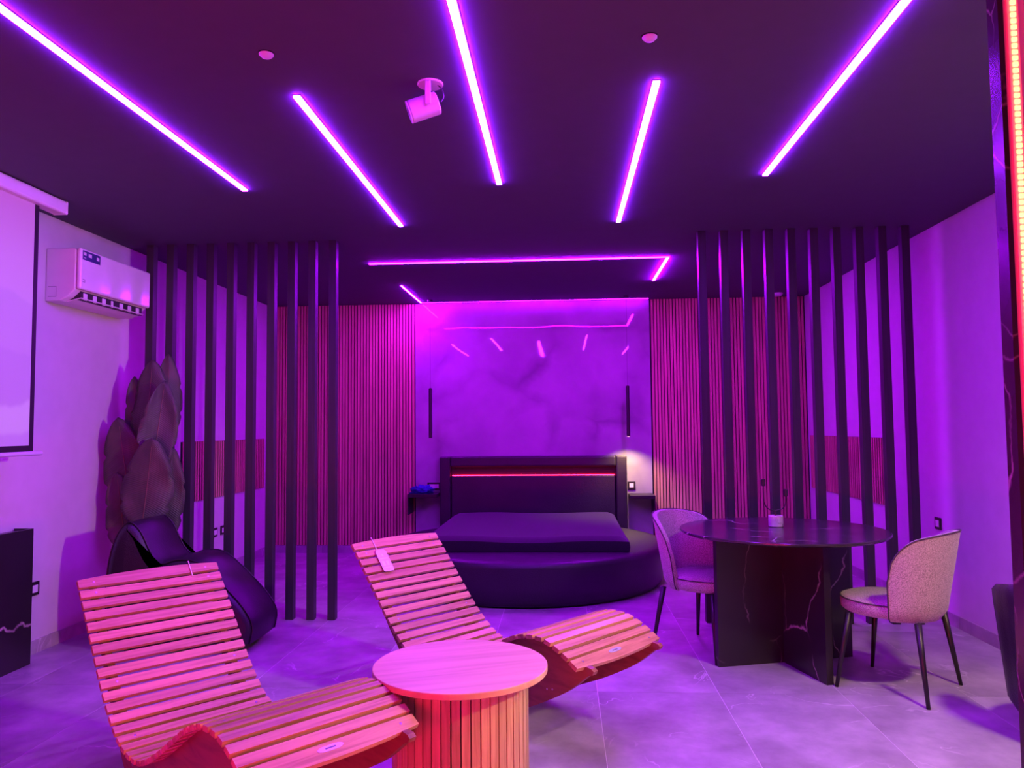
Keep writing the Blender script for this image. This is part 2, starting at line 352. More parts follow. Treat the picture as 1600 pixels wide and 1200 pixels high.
slat_panel('tall wood slat wall panel left of the veined marble behind the bed', 'x', XL+.001, MX0-.002, BH+.002, H-.002, YB-.001, -1)
slat_panel('tall wood slat wall panel right of the veined marble behind the bed', 'x', MX1+.002, XR-.001, BH+.002, H-.002, YB-.001, -1)
slat_panel('low band of wood slats on the left wall behind black posts', 'y', 6.42, 8.26, .742, 1.278, XL+.001, 1, .046, .025, .006)
slat_panel('low band of wood slats on the right wall behind black posts', 'y', 6.46, 8.36, .712, 1.265, XR-.001, -1, .046, .025, .006)
tag(obj('marble_wall_panel', bx(M['marble_white'], MX0, MX1, YB-.024, YB-.001, .084, H-.002)), 'polished pale veined marble slab on the wall behind the headboard', 'wall panel')

# ---- black posts
ORD = ['first', 'second', 'third', 'fourth', 'fifth', 'sixth', 'seventh', 'eighth', 'ninth', 'tenth']
post_me = bx(M['black_post'], -.0275, .0275, -.03, .03, .004, H-.001)
foot_me = bx(M['metal_black'], -.0275, .0275, -.03, .03, 0, .004)
for k in range(10):
    for side, xx in (('left', -3.087+k*.1556), ('right', 2.437-k*.1577)):
        e = 'nearest the left wall' if k == 0 else 'nearest the right wall'
        lab = f'black floor-to-ceiling post in the {side} screen, {ORD[k]} counted from the {side} wall'
        t = thing('screen_post', lab, 'post', (xx, YP+.035, 0), 0, f'black posts of the {side} screen')
        obj('shaft', post_me, t); obj('foot_plate', foot_me, t)

# ---- ceiling light strips
def strip(label, segs, mat, wd_, hh, group):
    """segs: list of (x0,x1,y0,y1) rectangles of one continuous strip"""
    cx = sum((s[0]+s[1])/2 for s in segs)/len(segs); cy = sum((s[2]+s[3])/2 for s in segs)/len(segs)
    t = thing('led_strip_light', label, 'light', (cx, cy, H), 0, group)
    for k, s in enumerate(segs):
        mt = mat[k] if isinstance(mat, list) else mat
        x0, x1, y0, y1 = s[0]-cx, s[1]-cx, s[2]-cy, s[3]-cy
        obj('profile', bx(M['metal_black'], x0-.003, x1+.003, y0-.003, y1+.003, -.003, -.0002), t)
        obj('diffuser', bx(mt, x0, x1, y0, y1, -.003-hh, -.003), t)
S = .0145
for X_, a, b, lab in ((-1.829, 2.15, 4.262, 'long white violet light strip nearest the left wall'),
                      (-1.095, 3.055, 5.13, 'short white violet light strip left of the ceiling projector'),
                      (-.344, 2.15, 4.285, 'long white violet light strip right of the ceiling projector'),
                      (.399, 3.045, 5.165, 'short white violet light strip second from the right wall'),
                      (1.149, 2.15, 4.27, 'long white violet light strip nearest the right wall')):
    strip(lab, [(X_-S, X_+S, a, b)], M['strip'], S, .0075, 'ceiling light strips')
B = .0125
strip('magenta light strip above the bed foot turning the right corner', [(-1.62, .89+B, 6.305-B, 6.305+B), (.89-B, .89+B, 6.305+B, 7.31)], [M['bedstrip_front'], M['bedstrip_leg']], B, .006, 'light strips above the bed')
strip('magenta light strip above the headboard turning the left corner', [(-1.56, .955, 8.37-.006, 8.37+.006), (-1.56-.008, -1.56+.008, 7.32, 8.37-.006)], [M['bedstrip_back'], M['bedstrip_leg']], B, .002, 'light strips above the bed')

# ================================================================== BED
BX, BY, BR = -.345, 7.055, 1.255
bed = thing('round_bed', 'low round black leather bed below the marble wall', 'bed', (BX, BY, 0))
def bedbase(bm):
    lathe(bm, [(1.20, .012), (1.225, .05), (1.24, .20), (BR, .30), (BR-.005, .335), (BR-.03, .352), (BR-.08, .358), (.3, .360)], 96)
obj('base', mk(bedbase, M['bed_leather'], True), bed)
obj('plinth', mk(lambda bm: lathe(bm, [(1.15, 0), (1.15, .014)], 64), M['plastic_dark']), bed)
def mattress(bm):
    # soft slab with gently crowned top
    nx, ny = 26, 30; x0, x1, y0, y1 = -.83, .875, -.76, 1.17
    def P(i, j):
        u, v = i/nx, j/ny; x = x0+(x1-x0)*u; y = y0+(y1-y0)*v
        e = min(u, 1-u)*(x1-x0); f = min(v, 1-v)*(y1-y0); d = min(e, f)
        z = .470+.012*math.sin(3*u*PI)*.4-.030*max(0, 1-d/.05)**2 + .004*math.sin(9*u+5*v)
        return (x, y, z)
    V = [[bm.verts.new(P(i, j)) for j in range(ny+1)] for i in range(nx+1)]
    for i in range(nx):
        for j in range(ny): bm.faces.new((V[i][j], V[i+1][j], V[i+1][j+1], V[i][j+1]))
    rim = [V[i][0] for i in range(nx)]+[V[nx][j] for j in range(ny)]+[V[i][ny] for i in range(nx, 0, -1)]+[V[0][j] for j in range(ny, 0, -1)]
    low = []
    for k in (.40, .362):
        row = [bm.verts.new((v.co.x*(1.006 if k == .40 else 1.0), v.co.y*(1.006 if k == .40 else 1.0), k)) for v in rim]
        prev = rim if not low else low[-1]; low.append(row)
        n = len(rim)
        for q in range(n): bm.faces.new((prev[q], row[q], row[(q+1) % n], prev[(q+1) % n]))
    bm.faces.new(low[-1]); bmesh.ops.recalc_face_normals(bm, faces=bm.faces[:])
obj('mattress', smooth_by_angle(mk(mattress, M['sheet']), 50), bed)
# headboard (local y: towards the wall)
hb0, hb1, hy = -1.0, 1.03, YB-.024-BY
hbd = obj('headboard', bx(M['bed_leather'], hb0, hb1, hy-.055, hy-.002, 0, 1.062), bed)
FW = .118
for a in ((hb0, hb0+FW, 0, 1.065), (hb1-FW, hb1, 0, 1.065), (hb0+FW, hb1-FW, .952, 1.065)):
    obj('frame_pad', bx(M['bed_leather'], a[0], a[1], hy-.15, hy-.056, a[2], a[3]), hbd, bevel=.018, seg=3)
obj('back_pad', bx(M['bed_leather'], hb0+FW+.006, hb1-FW-.006, hy-.13, hy-.056, .38, .852), hbd, bevel=.012, seg=3)
obj('red_led', bx(M['redhead'], hb0+FW+.012, hb1-FW-.012, hy-.082, hy-.072, .853, .860), hbd)

# ---- bedside shelves
def shelf(label, x0, x1, z, leg):
    t = thing('bedside_shelf', label, 'shelf', ((x0+x1)/2, YB-.024, z)); h = (x1-x0)/2
    obj('board', bx(M['metal_black'], -h, h, -.30, -.002, -.036, 0), t, bevel=.003)
    obj('bracket', bx(M['metal_black'], leg*h-.012 if leg > 0 else -h, h if leg > 0 else -h+.012, -.29, -.002, -.22, -.036), t)
    return t
shelf('black bedside shelf holding the crumpled blue cloth', -1.672, -1.352, .672, -1)
shelf('bare black bedside shelf under the lit pendant lamp', .702, .966, .650, 1)
def crumple(bm):
    bmesh.ops.create_icosphere(bm, subdivisions=4, radius=1)
    for v in bm.verts:
        p = v.co; k = 1+.28*math.sin(9*p.x+3*p.y)*math.cos(7*p.y+4*p.z)+.14*math.sin(17*p.z+11*p.x)
        v.co = Vector((p.x*.115*k, p.y*.075*k, max(0, .034+p.z*.05*k)))
tag(obj('crumpled_cloth', mk(crumple, M['blue'], True), None, (-1.535, YB-.20, .672)), 'crumpled blue cloth lying on the left bedside shelf', 'cloth')

# ---- pendant lamps
def pendant(label, x, lit):
    t = thing('pendant_lamp', label, 'lamp', (x, 8.20, 1.272), 0, 'bedside pendant lamps')
    obj('tube', mk(lambda bm: lathe(bm, [(.017, .004), (.0185, .0), (.0185, .536), (.010, .542)], 20), M['metal_black'], False), t)
    obj('cord', mk(lambda bm: tube(bm, [(0, 0, .54), (0, 0, H-1.272-.02)], .0012, 6), M['metal_black']), t)
    obj('ceiling_rose', mk(lambda bm: lathe(bm, [(.03, H-1.272-.02), (.03, H-1.272-.0005)], 20), M['metal_black']), t)
    obj('lens', mk(lambda bm: lathe(bm, [(.014, -.001), (.014, .003)], 16), M['warm_glass'] if lit else M['plastic_matte']), t)
    if lit:
        ld = bpy.data.lights.new('pendant_light', 'SPOT'); ld.energy = PENDANT_W; ld.color = (1, .62, .27); ld.spot_size = math.radians(125); ld.spot_blend = .9; ld.shadow_soft_size = .015
        l = bpy.data.objects.new('pendant_light', ld); COL.objects.link(l); l.parent = t; l.location = (0, 0, -.02)
pendant('slim black pendant tube left of the headboard, unlit', -1.430, False)
pendant('slim black pendant tube right of the headboard, lit warm at its end', .700, True)

# ---- sockets
def socket(label, loc, normal, wdt=.085, n=1):
    rz = {'+x': -PI/2, '-x': PI/2, '-y': 0}[normal]
    # local: faces -y ; rotate so that it faces the room
    rz = {'-y': 0, '+x': PI/2, '-x': -PI/2}[normal]
    t = thing('wall_socket', label, 'socket', loc, rz, 'wall sockets')
    obj('frame', bx(M['metal_black'], -wdt/2, wdt/2, -.010, 0, -.0425, .0425), t, bevel=.003)
    obj('insert', bx(M['plastic_white'], -wdt/2+.020, wdt/2-.020, -.013, -.010, -.0225, .0225), t)
socket('black framed wall socket at the end of the black marble cabinet', (XL+.001, 4.607, .402), '+x')
socket('black framed socket on the left wall, nearer of the pair behind posts', (XL+.001, 7.085, .41), '+x', .095)
socket('black framed socket on the left wall, farther of the pair behind posts', (XL+.001, 7.255, .412), '+x', .095)
socket('black framed socket left of the headboard above the shelf', (-1.43, YB-.025, .735), '-y', .15)
socket('black framed socket right of the headboard lit by warm light', (.742, YB-.025, .735), '-y')
socket('black framed socket on the right wall above a grey chair', (XR-.001, 5.627, .672), '-x')

# ================================================================== SUN LOUNGERS
PROF = [(0,.745),(.078,.662),(.15,.585),(.245,.482),(.32,.402),(.406,.325),(.5,.262),(.6,.228),(.7,.222),(.8,.245),(.92,.305),(1.05,.385),(1.18,.462),(1.28,.497),(1.38,.503),(1.45,.487),(1.52,.455),(1.57,.425)]
KS = .985
def catmull(pts, n):
    out = []
    for i in range(len(pts)-1):
        p0 = Vector(pts[max(i-1, 0)]); p1 = Vector(pts[i]); p2 = Vector(pts[i+1]); p3 = Vector(pts[min(i+2, len(pts)-1)])
        for k in range(n):
            t = k/n; out.append(.5*((2*p1)+(p2-p0)*t+(2*p0-5*p1+4*p2-p3)*t*t+(3*p1-p0-3*p2+p3)*t**3))
    out.append(Vector(pts[-1])); return out
CUR = [p*KS for p in catmull(PROF, 12)]
def at_len(L):
    s = 0
    for a, b in zip(CUR, CUR[1:]):
        d = (b-a).length
        if s+d >= L: return a+(b-a)*((L-s)/d), (b-a).normalized()
        s += d
    return CUR[-1], (CUR[-1]-CUR[-2]).normalized()
TOTAL = sum((b-a).length for a, b in zip(CUR, CUR[1:]))
NS = 36; PITCH_S = (TOTAL)/(NS-1)
WL = .60
def slat_mesh(wd_, arch=0):
    def f(bm):
        n = 14 if arch else 1
        rows = []
        for k in range(n+1):
            y = -WL/2+WL*k/n; e = arch*(1-(2*k/n-1)**2)
            rows.append([bm.verts.new(q) for q in ((-wd_/2-(e if arch > 0 else 0), y, -.018), (wd_/2-(e if arch < 0 else 0), y, -.018), (wd_/2-(e if arch < 0 else 0), y, 0), (-wd_/2-(e if arch > 0 else 0), y, 0))])
        for a, b in zip(rows, rows[1:]):
            for i in range(4): bm.faces.new((a[i], a[(i+1) % 4], b[(i+1) % 4], b[i]))
        bm.faces.new(rows[0][::-1]); bm.faces.new(rows[-1]); bmesh.ops.recalc_face_normals(bm, faces=bm.faces[:])
    return mk(f, M['teak'])
SLAT = slat_mesh(.0355); SLAT_HEAD = slat_mesh(.038, .014); SLAT_FOOT = slat_mesh(.044, -.016)
SCREW = mk(lambda bm: lathe(bm, [(.0045, -.0005), (.0045, .0008), (.002, .0012)], 10), M['alu'])
def rail_mesh():
    def f(bm):
        top = [(p.x, p.y) for p in CUR[::4]]
        # drop the rail's top under the slats along the local normal
        tp = []
        for i, p in enumerate(top):
            a = Vector(top[max(i-1, 0)]); b = Vector(top[min(i+1, len(top)-1)]); t = (b-a).normalized(); nrm = Vector((t.y, -t.x))
            if nrm.y > 0: nrm = -nrm
            q = Vector(p)+nrm*.0185; tp.append((q.x, q.y))
        low = catmull([(1.585, .372), (1.473, .285), (1.33, .205), (1.217, .152), (1.08, .095), (.95, .052), (.82, .018), (.72, .002), (.62, .006), (.54, .035), (.46, .105), (.40, .175), (.34, .245), (.27, .325), (.215, .395), (.16, .475), (.10, .55), (.03, .63)], 3)
        nose = [(1.575, .405), (1.60, .402), (1.612, .392), (1.605, .378)]
        head = [(-.012, .69), (-.015, .715)]
        pts = tp+nose+[(p.x, p.y) for p in low]+head
        prism(bm, pts, 'y', -.0135, .0135)
        bmesh.ops.triangulate(bm, faces=[g for g in bm.faces if len(g.verts) > 4])
    return mk(f, M['teak_rail'])
RAIL = rail_mesh()
BAR = mk(lambda bm: lathe(bm, [(.016, -.226), (.016, .226)], 14), M['teak'])
PLATE = mk(lambda bm: prism(bm, [(.028*math.cos(a)*(1)+(.016 if math.cos(a) > 0 else -.016), .0095*math.sin(a)) for a in [2*PI*k/20 for k in range(20)]], 'z', 0, .0012), M['plate'])
MARK = bx(M['ink'], -.018, .018, -.0022, .0022, .0012, .0016)
def lounger(label, x, y, th):
    t = thing('sun_lounger', label, 'sun lounger', (x, y, 0), th, 'slatted wooden loungers')
    for sgn in (-1, 1):
        ra = obj('side_rail', RAIL, t, (0, sgn*.24, 0))
        for (sx, sz) in ((1.36, .27), (1.39, .275), (.52, .15), (.55, .14)):
            obj('bolt', SCREW, ra, (sx, sgn*.0135, sz), (-sgn*PI/2, 0, 0))
    for sx, sz in ((1.47, .36), (1.0, .22), (.42, .24), (.12, .58)):
        obj('cross_bar', BAR, t, (sx, 0, sz), (PI/2, 0, 0))
    for k in range(NS):
        p, tn = at_len(min(k*PITCH_S, TOTAL-.0005)); ang = math.atan2(tn.y, tn.x)
        me = SLAT_HEAD if k == 0 else SLAT_FOOT if k == NS-1 else SLAT
        s = obj('slat', me, t, (p.x, 0, p.y), (0, -ang, 0))
        if k in (0, 1, 9, 14, NS-1, NS-6):
            for sg in (-1, 1): obj('screw', SCREW, s, (0, sg*.24, 0))
        if k == NS-1:
            pl = obj('name_plate', PLATE, s, (.0, -.02, .0002), (0, 0, PI/2)); 
            obj('plate_mark', MARK, s, (.0, -.02, .0002), (0, 0, PI/2))
        if k == 0: first = s
    return t
L1 = lounger('slatted wooden lounger in front on the left with a bare tag string', -1.854, 3.36, -.727)
L2 = lounger('slatted wooden lounger behind the small round table with a paper tag', -.957, 4.372, -.700)
def string_loop(t, y, tagged):
    p, tn = at_len(0); n = Vector((-tn.y, tn.x))
    if n.y < 0: n = -n
    def pt(a, b): q = p+tn*a+n*b; return (q.x, y, q.y)
    obj('tag_string', mk(lambda bm: tube(bm, [pt(-.045, -.004), pt(-.040, .006), pt(-.02, .004), pt(.0, .003), pt(.02, .0035), pt(.04, .002), pt(.045, -.01)], .0022, 6), M['string'], True), t)
    if tagged:
        q = p+tn*.05+n*.012
        tg = obj('paper_tag', mk(lambda bm: prism(bm, [(-.0, -.022), (.012, -.034), (.135, -.034), (.142, -.027), (.142, .027), (.135, .034), (.012, .034), (0, .022)], 'z', 0, .0012), M['paper']), t, (q.x, y+.01, q.y), (0, -math.atan2(tn.y, tn.x), -.05))
        for a, b, c_, d in ((.03, .045, -.006, .006), (.055, .062, -.024, .024), (.075, .105, -.022, -.006), (.075, .105, .004, .02), (.115, .120, -.026, .026)):
            obj('print', bx(M['plastic_matte'], a, b, c_, d, .0012, .0016), tg)
string_loop(L1, .17, False); string_loop(L2, -.165, True)

# ================================================================== SMALL ROUND TABLE
ct = thing('coffee_table', 'small round oak table with slatted drum base between the loungers', 'table', (-.392, 2.880, 0))
CR, CH = .325, .50
top = obj('table_top', mk(lambda bm: lathe(bm, [(CR-.002, CH-.022), (CR, CH-.020), (CR, CH-.002), (CR-.002, CH)], 96), M['oak_top']), ct, rot=(0, 0, .35))
NB = 46; BRD = .252
obj('core', mk(lambda bm: lathe(bm, [(BRD-.012, .0), (BRD-.012, CH-.022)], 64), M['felt']), ct)
TS = bx(M['oak_tambour'], BRD-.012, BRD, -.0148, .0148, .001, CH-.0225)
for k in range(NB): obj('slat', TS, ct, rot=(0, 0, 2*PI*k/NB))

# ================================================================== DINING TABLE
TXC, TYC, TH, TR = 1.283, 4.635, .765, .588
dt = thing('dining_table', 'round black marble table on crossed marble panels', 'table', (TXC, TYC, 0))
obj('table_top', smooth_by_angle(mk(lambda bm: lathe(bm, [(TR-.012, TH-.020), (TR, TH-.010), (TR, TH-.003), (TR-.003, TH)], 96), M['marble_top'])), dt)
ba = math.radians(15.6); 
for nm, a, (l0, l1) in (('base_panel', ba, (-.43, .43)), ('base_panel', ba-PI/2, (.0205, .43)), ('base_panel', ba+PI/2, (.0205, .43))):
    obj(nm, bx(M['marble_black'], l0, l1, -.020, .020, 0, TH-.0205), dt, rot=(0, 0, a))
# centrepiece
cp = thing('candle_holder', 'pale marble block holding a bent black rod with two sockets', 'candle holder', (1.281, 4.745, TH+.0005), -.05)
def blockf(bm):
    lathe(bm, [(.040, 0), (.043, .003), (.043, .064), (.040, .067), (.014, .067), (.014, .05)], 28)
obj('marble_block', smooth_by_angle(mk(blockf, M['marble_block'])), cp)
ur = [(-.068, 0, .27), (-.068, 0, .20), (-.067, 0, .155), (-.058, 0, .125), (-.042, 0, .106), (-.02, 0, .098), (.004, 0, .097), (.03, 0, .102), (.048, 0, .115), (.058, 0, .135), (.062, 0, .165), (.062, 0, .21)]
obj('bent_rod', mk(lambda bm: tube(bm, [tuple(p) for p in catmull(ur, 3)], .0032, 8), M['metal_black'], True), cp)
obj('stem', mk(lambda bm: tube(bm, [(0, 0, .05), (0, 0, .098)], .0045, 8), M['metal_black']), cp)
for x, z in ((-.068, .262), (.062, .20)): obj('candle_socket', mk(lambda bm: lathe(bm, [(.005, z-.02), (.0135, z-.015), (.0135, z+.022), (.010, z+.024)], 16, c=(x, 0)), M['metal_black']), cp)

# ================================================================== DINING CHAIRS  (front = local +x)
PHM = math.radians(80)
def shell_rows():
    n = 34; R = []
    for i in range(n+1):
        ph = -PHM+2*PHM*i/n; t = abs(ph)/PHM
        zt = .835-.075*t*t
        if t > .60: zt -= .18*(1-math.sqrt(max(0, 1-((t-.60)/.40)**2)))
        R.append((ph, zt))
    return R
def shell_pt(ph, z, inset=0):
    h = (z-.375)/.46
    r = .222+.070*h-inset
    # rounded bottom
    if z < .405: r -= .028*(1-(z-.375)/.03)**2
    return Vector((-math.cos(ph)*r*1.0-.012-.01*h, math.sin(ph)*r*1.06, z))
def chair_shell(bm):
    rows = shell_rows(); m_ = 9; out = []; inn = []
    for ph, zt in rows:
        o_ = [shell_pt(ph, .375+(zt-.375)*(k/m_)) for k in range(m_+1)]
        i_ = [shell_pt(ph, .40+(zt-.40)*(k/m_), .042-.012*(k/m_)) for k in range(m_+1)]
        out.append([bm.verts.new(p) for p in o_]); inn.append([bm.verts.new(p) for p in i_])
    n = len(rows)
    for i in range(n-1):
        for k in range(m_):
            bm.faces.new((out[i][k], out[i+1][k], out[i+1][k+1], out[i][k+1])); bm.faces.new((inn[i][k], inn[i][k+1], inn[i+1][k+1], inn[i+1][k]))
        bm.faces.new((out[i][m_], out[i+1][m_], inn[i+1][m_], inn[i][m_])); bm.faces.new((out[i][0], inn[i][0], inn[i+1][0], out[i+1][0]))
    for i in (0, n-1):
        for k in range(m_): bm.faces.new((out[i][k], out[i][k+1], inn[i][k+1], inn[i][k]) if i == 0 else (out[i][k], inn[i][k], inn[i][k+1], out[i][k+1]))
    bmesh.ops.recalc_face_normals(bm, faces=bm.faces[:])
SHELL = smooth_by_angle(mk(chair_shell, M['chair_fabric']), 60)
def rim_pts(z_off=.001):
    rows = shell_rows(); L = []
    ph0 = rows[0][0]
    for k in range(8): L.append(shell_pt(ph0, .39+(rows[0][1]-.39)*k/8, -.001))
    for ph, zt in rows: L.append(shell_pt(ph, zt, -.001)+Vector((0, 0, z_off)))
    for k in range(8, 0, -1): L.append(shell_pt(-ph0, .39+(rows[0][1]-.39)*(k-1)/8, -.001))
    return L
PIPE = mk(lambda bm: tube(bm, rim_pts(), .0038, 6), M['piping'], True)
def seatf(bm):
    prof = [(.17, .385), (.215, .388), (.228, .40), (.232, .44), (.226, .458), (.20, .470), (.12, .476), (.02, .478)]
    lathe(bm, prof, 48)
    for v in bm.verts: v.co.x = v.co.x*1.08+.025
SEAT = mk(seatf, M['chair_fabric'], True)
SEATPIPE = mk(lambda bm: tube(bm, [(.230*math.cos(a)*1.08+.025, .230*math.sin(a), .455) for a in [2*PI*k/48 for k in range(49)]], .0035, 6), M['piping'], True)
def legf(bm): tube(bm, [(0, 0, 0), (-.04, 0, .20), (-.078, 0, .386)], [.0095, .0135, .018], 12)
LEG = mk(legf, M['leg_black'], True)
def chair(label, x, y, face):
    t = thing('dining_chair', label, 'chair', (x, y, 0), face, 'grey tub dining chairs')
    sh = obj('backrest', SHELL, t); sd = sh.modifiers.new('bevel', 'BEVEL'); sd.width = .009; sd.segments = 2; sd.limit_method = 'ANGLE'; sd.angle_limit = math.radians(50)
    obj('piping', PIPE, sh); s = obj('seat', SEAT, t); obj('piping', SEATPIPE, s)
    for lx, ly in ((.225, .236), (.225, -.236), (-.225, .246), (-.225, -.246)):
        obj('leg', LEG, t, (lx, ly, 0), (0, 0, math.atan2(ly, lx)))
chair('grey tweed tub chair left of the black table, near the bed', 0.868, 4.858, math.atan2(-.69, .72))
chair('grey tweed tub chair right of the black table, seen from behind', 1.748, 4.22, math.atan2(.677, -.736))

# ================================================================== BLACK LEATHER SEATS
lg = thing('leather_lounge', 'curved black leather lounge seat behind the front lounger', 'lounge chair', (-2.87, 4.63, 0), 0)
LP = catmull([(.03, .06), (.0, .30), (.01, .52), (.055, .70), (.135, .805), (.215, .755), (.295, .605), (.36, .548), (.45, .572), (.57, .565), (.68, .49), (.79, .385), (.89, .275), (.945, .17), (.93, .06)], 4)
def loungef(bm):
    n = len(LP); W0, W1 = 0, .46; cen = Vector((.5, .25)); rows = []
    for wv, ins in ((0, .05), (.012, .02), (.04, .0), (.23, -.006), (.42, 0), (.448, .02), (.46, .05)):
        row = []
        for i, p in enumerate(LP):
            a = LP[max(i-1, 0)]; b = LP[min(i+1, n-1)]; tt = (b-a).normalized(); nn = Vector((tt.y, -tt.x))
            q = p+nn*ins if True else p
            row.append(bm.verts.new((q.x, wv, max(.05, q.y))))
        rows.append(row)
    for A, B_ in zip(rows, rows[1:]):
        for i in range(n-1): bm.faces.new((A[i], A[i+1], B_[i+1], B_[i]))
        bm.faces.new((A[n-1], A[0], B_[0], B_[n-1]))
    bm.faces.new(rows[0]); bm.faces.new(rows[-1][::-1]); bmesh.ops.triangulate(bm, faces=[f for f in bm.faces if len(f.verts) > 4]); bmesh.ops.recalc_face_normals(bm, faces=bm.faces[:])
obj('body', smooth_by_angle(mk(loungef, M['leather']), 55), lg)
for yy in (.03, .43):
    obj('piping', mk(lambda bm: tube(bm, [(p.x, yy, max(.055, p.y)) for p in LP], .005, 6), M['leather'], True), lg)
for fx in (.12, .82):
    for fy in (.08, .38): obj('foot', mk(lambda bm: lathe(bm, [(.02, 0), (.025, .055)], 14, c=(fx, fy)), M['leg_black']), lg)

ac_ = thing('tub_armchair', 'black channelled leather armchair by the right wall at the picture edge', 'armchair', (2.235, 3.52, 0), math.radians(78))
def tub(bm):
    n = 60; phm = math.radians(118); prof = [(.245, .11), (.275, .16), (.292, .35), (.315, .60), (.318, .66), (.300, .685), (.268, .68), (.250, .64), (.238, .36)]
    cols = []
    for i in range(n+1):
        ph = -phm+2*phm*i/n; ch = 1+.018*abs(math.sin(ph*9)); dz = .05*max(0, abs(ph)/phm-.55)/.45
        cols.append([bm.verts.new((-math.cos(ph)*r*ch, math.sin(ph)*r*ch, z-dz*(z/.68))) for r, z in prof])
    for A, B_ in zip(cols, cols[1:]):
        for k in range(len(prof)-1): bm.faces.new((A[k], A[k+1], B_[k+1], B_[k]))
    bm.faces.new(cols[0]); bm.faces.new(cols[-1][::-1]); bmesh.ops.recalc_face_normals(bm, faces=bm.faces[:])
obj('backrest', smooth_by_angle(mk(tub, M['leather']), 60), ac_)
obj('seat', smooth_by_angle(mk(lambda bm: lathe(bm, [(.22, .12), (.245, .15), (.245, .36), (.235, .40), (.18, .415), (.02, .42)], 40), M['leather'])), ac_)
for lx in (-.16, .16):
    for ly in (-.16, .16): obj('leg', mk(lambda bm: lathe(bm, [(.012, 0), (.018, .125)], 12, c=(lx, ly)), M['leg_black']), ac_)

# ================================================================== PLANT
pl = thing('banana_plant', 'tall broad-leaved potted plant beside the left wall', 'plant', (-2.90, 5.30, 0))
obj('pot', smooth_by_angle(mk(lambda bm: lathe(bm, [(.09, 0), (.12, .02), (.135, .25), (.14, .26), (.128, .26), (.12, .235), (.01, .235)], 28), M['terracotta'])), pl)
def leaf_obj(base, tip, width, nrm, fold, bend, twist=0):
    base, tip, nrm = Vector(base), Vector(tip), Vector(nrm)
    a = tip-base; L = a.length; e = a.normalized(); n0 = (nrm-e*nrm.dot(e)).normalized(); b0 = e.cross(n0)
    bm = bmesh.new(); uvl = bm.loops.layers.uv.new('UVMap'); NU, NV = 22, 8; V = []; UV = {}
    for i in range(NU+1):
        u = i/NU; wv = width*.5*(math.sin(PI*min(1, u**.72))**.62 if 0 < u < 1 else 0.0)+.003
        ang = twist*u; b = b0*math.cos(ang)+n0*math.sin(ang); n = n0*math.cos(ang)-b0*math.sin(ang)
        row = []
        for j in range(-NV//2, NV//2+1):
            v = j/(NV/2); ww = wv
            if abs(v) == 1 and i in (6, 13): ww *= .86
            p = base+a*u+b*(ww*v)+n*(fold*wv*abs(v)**1.3+bend*4*u*(1-u)*L)-n*.012*math.sin(11*u+4*v)*abs(v)
            q = bm.verts.new(p); UV[q] = (u, v*.5+.5+abs(v)*.0); row.append(q)
        V.append(row)
    for A, B_ in zip(V, V[1:]):
        for j in range(NV): bm.faces.new((A[j], A[j+1], B_[j+1], B_[j]))
    for f in bm.faces:
        for lp in f.loops: u, v = UV[lp.vert]; lp[uvl].uv = (u+abs(v-.5)*.25, v)
    me = mesh(bm, M['leaf'], True); o = obj('leaf', me, pl); s = o.modifiers.new('thick', 'SOLIDIFY'); s.thickness = .0022
    mid = [base+a*(k/10)+n0*(bend*4*(k/10)*(1-k/10)*L+.0015) for k in range(10)]
    obj('midrib', mk(lambda bm: tube(bm, mid, [.0045*(1-k/13) for k in range(10)], 6), M['stem'], True), o)
    foot = Vector((random.uniform(-.03, .03), random.uniform(-.03, .03), .23)); m_ = (foot+base)*.5+Vector((0, 0, .08))*0+Vector((base.x*.12, base.y*.12, .06))
    pts = [foot, foot*.6+base*.4+Vector((-(base.x)*.10, 0, .02)), base]
    obj('stem', mk(lambda bm: tube(bm, [tuple(p) for p in catmull([tuple(q) for q in pts], 6)], .007, 7), M['stem'], True), pl)
PX = -2.90; PYY = 5.30
def lp(px, py, Y):      # picture columns and rows measured on the leaf outlines, at the leaf's own distance
    d = r1*((px-800)/F_PX)-u1*((py-600)/F_PX)+w; k = Y/d.y; return (d.x*k-PX, Y-PYY, CAM_H+d.z*k)
for (b, t_, Yb, Yt, wd_, n, fold, bend) in (
    ((224, 690), (238, 562), 5.26, 5.28, .28, (.05, -1, .1), -.30, -.03),
    ((262, 680), (264, 553), 5.34, 5.34, .19, (.5, -.85, 0), -.30, .0),
    ((238, 735), (258, 595), 5.21, 5.21, .25, (.55, -.83, .1), .35, -.02),
    ((203, 796), (184, 652), 5.22, 5.20, .31, (.2, -.97, .1), -.15, -.02),
    ((221, 826), (238, 684), 5.14, 5.10, .34, (.3, -.95, .2), -.12, -.03),
    ((253, 846), (270, 698), 5.29, 5.27, .23, (.6, -.8, 0), .22, .0),
    ((198, 860), (182, 738), 5.20, 5.20, .22, (.1, -.99, 0), .15, .0),
    ((214, 700), (210, 588), 5.33, 5.33, .14, (.2, -.98, 0), .2, .0)):
    leaf_obj(lp(*b, Yb), lp(*t_, Yt), wd_, n, fold, bend)

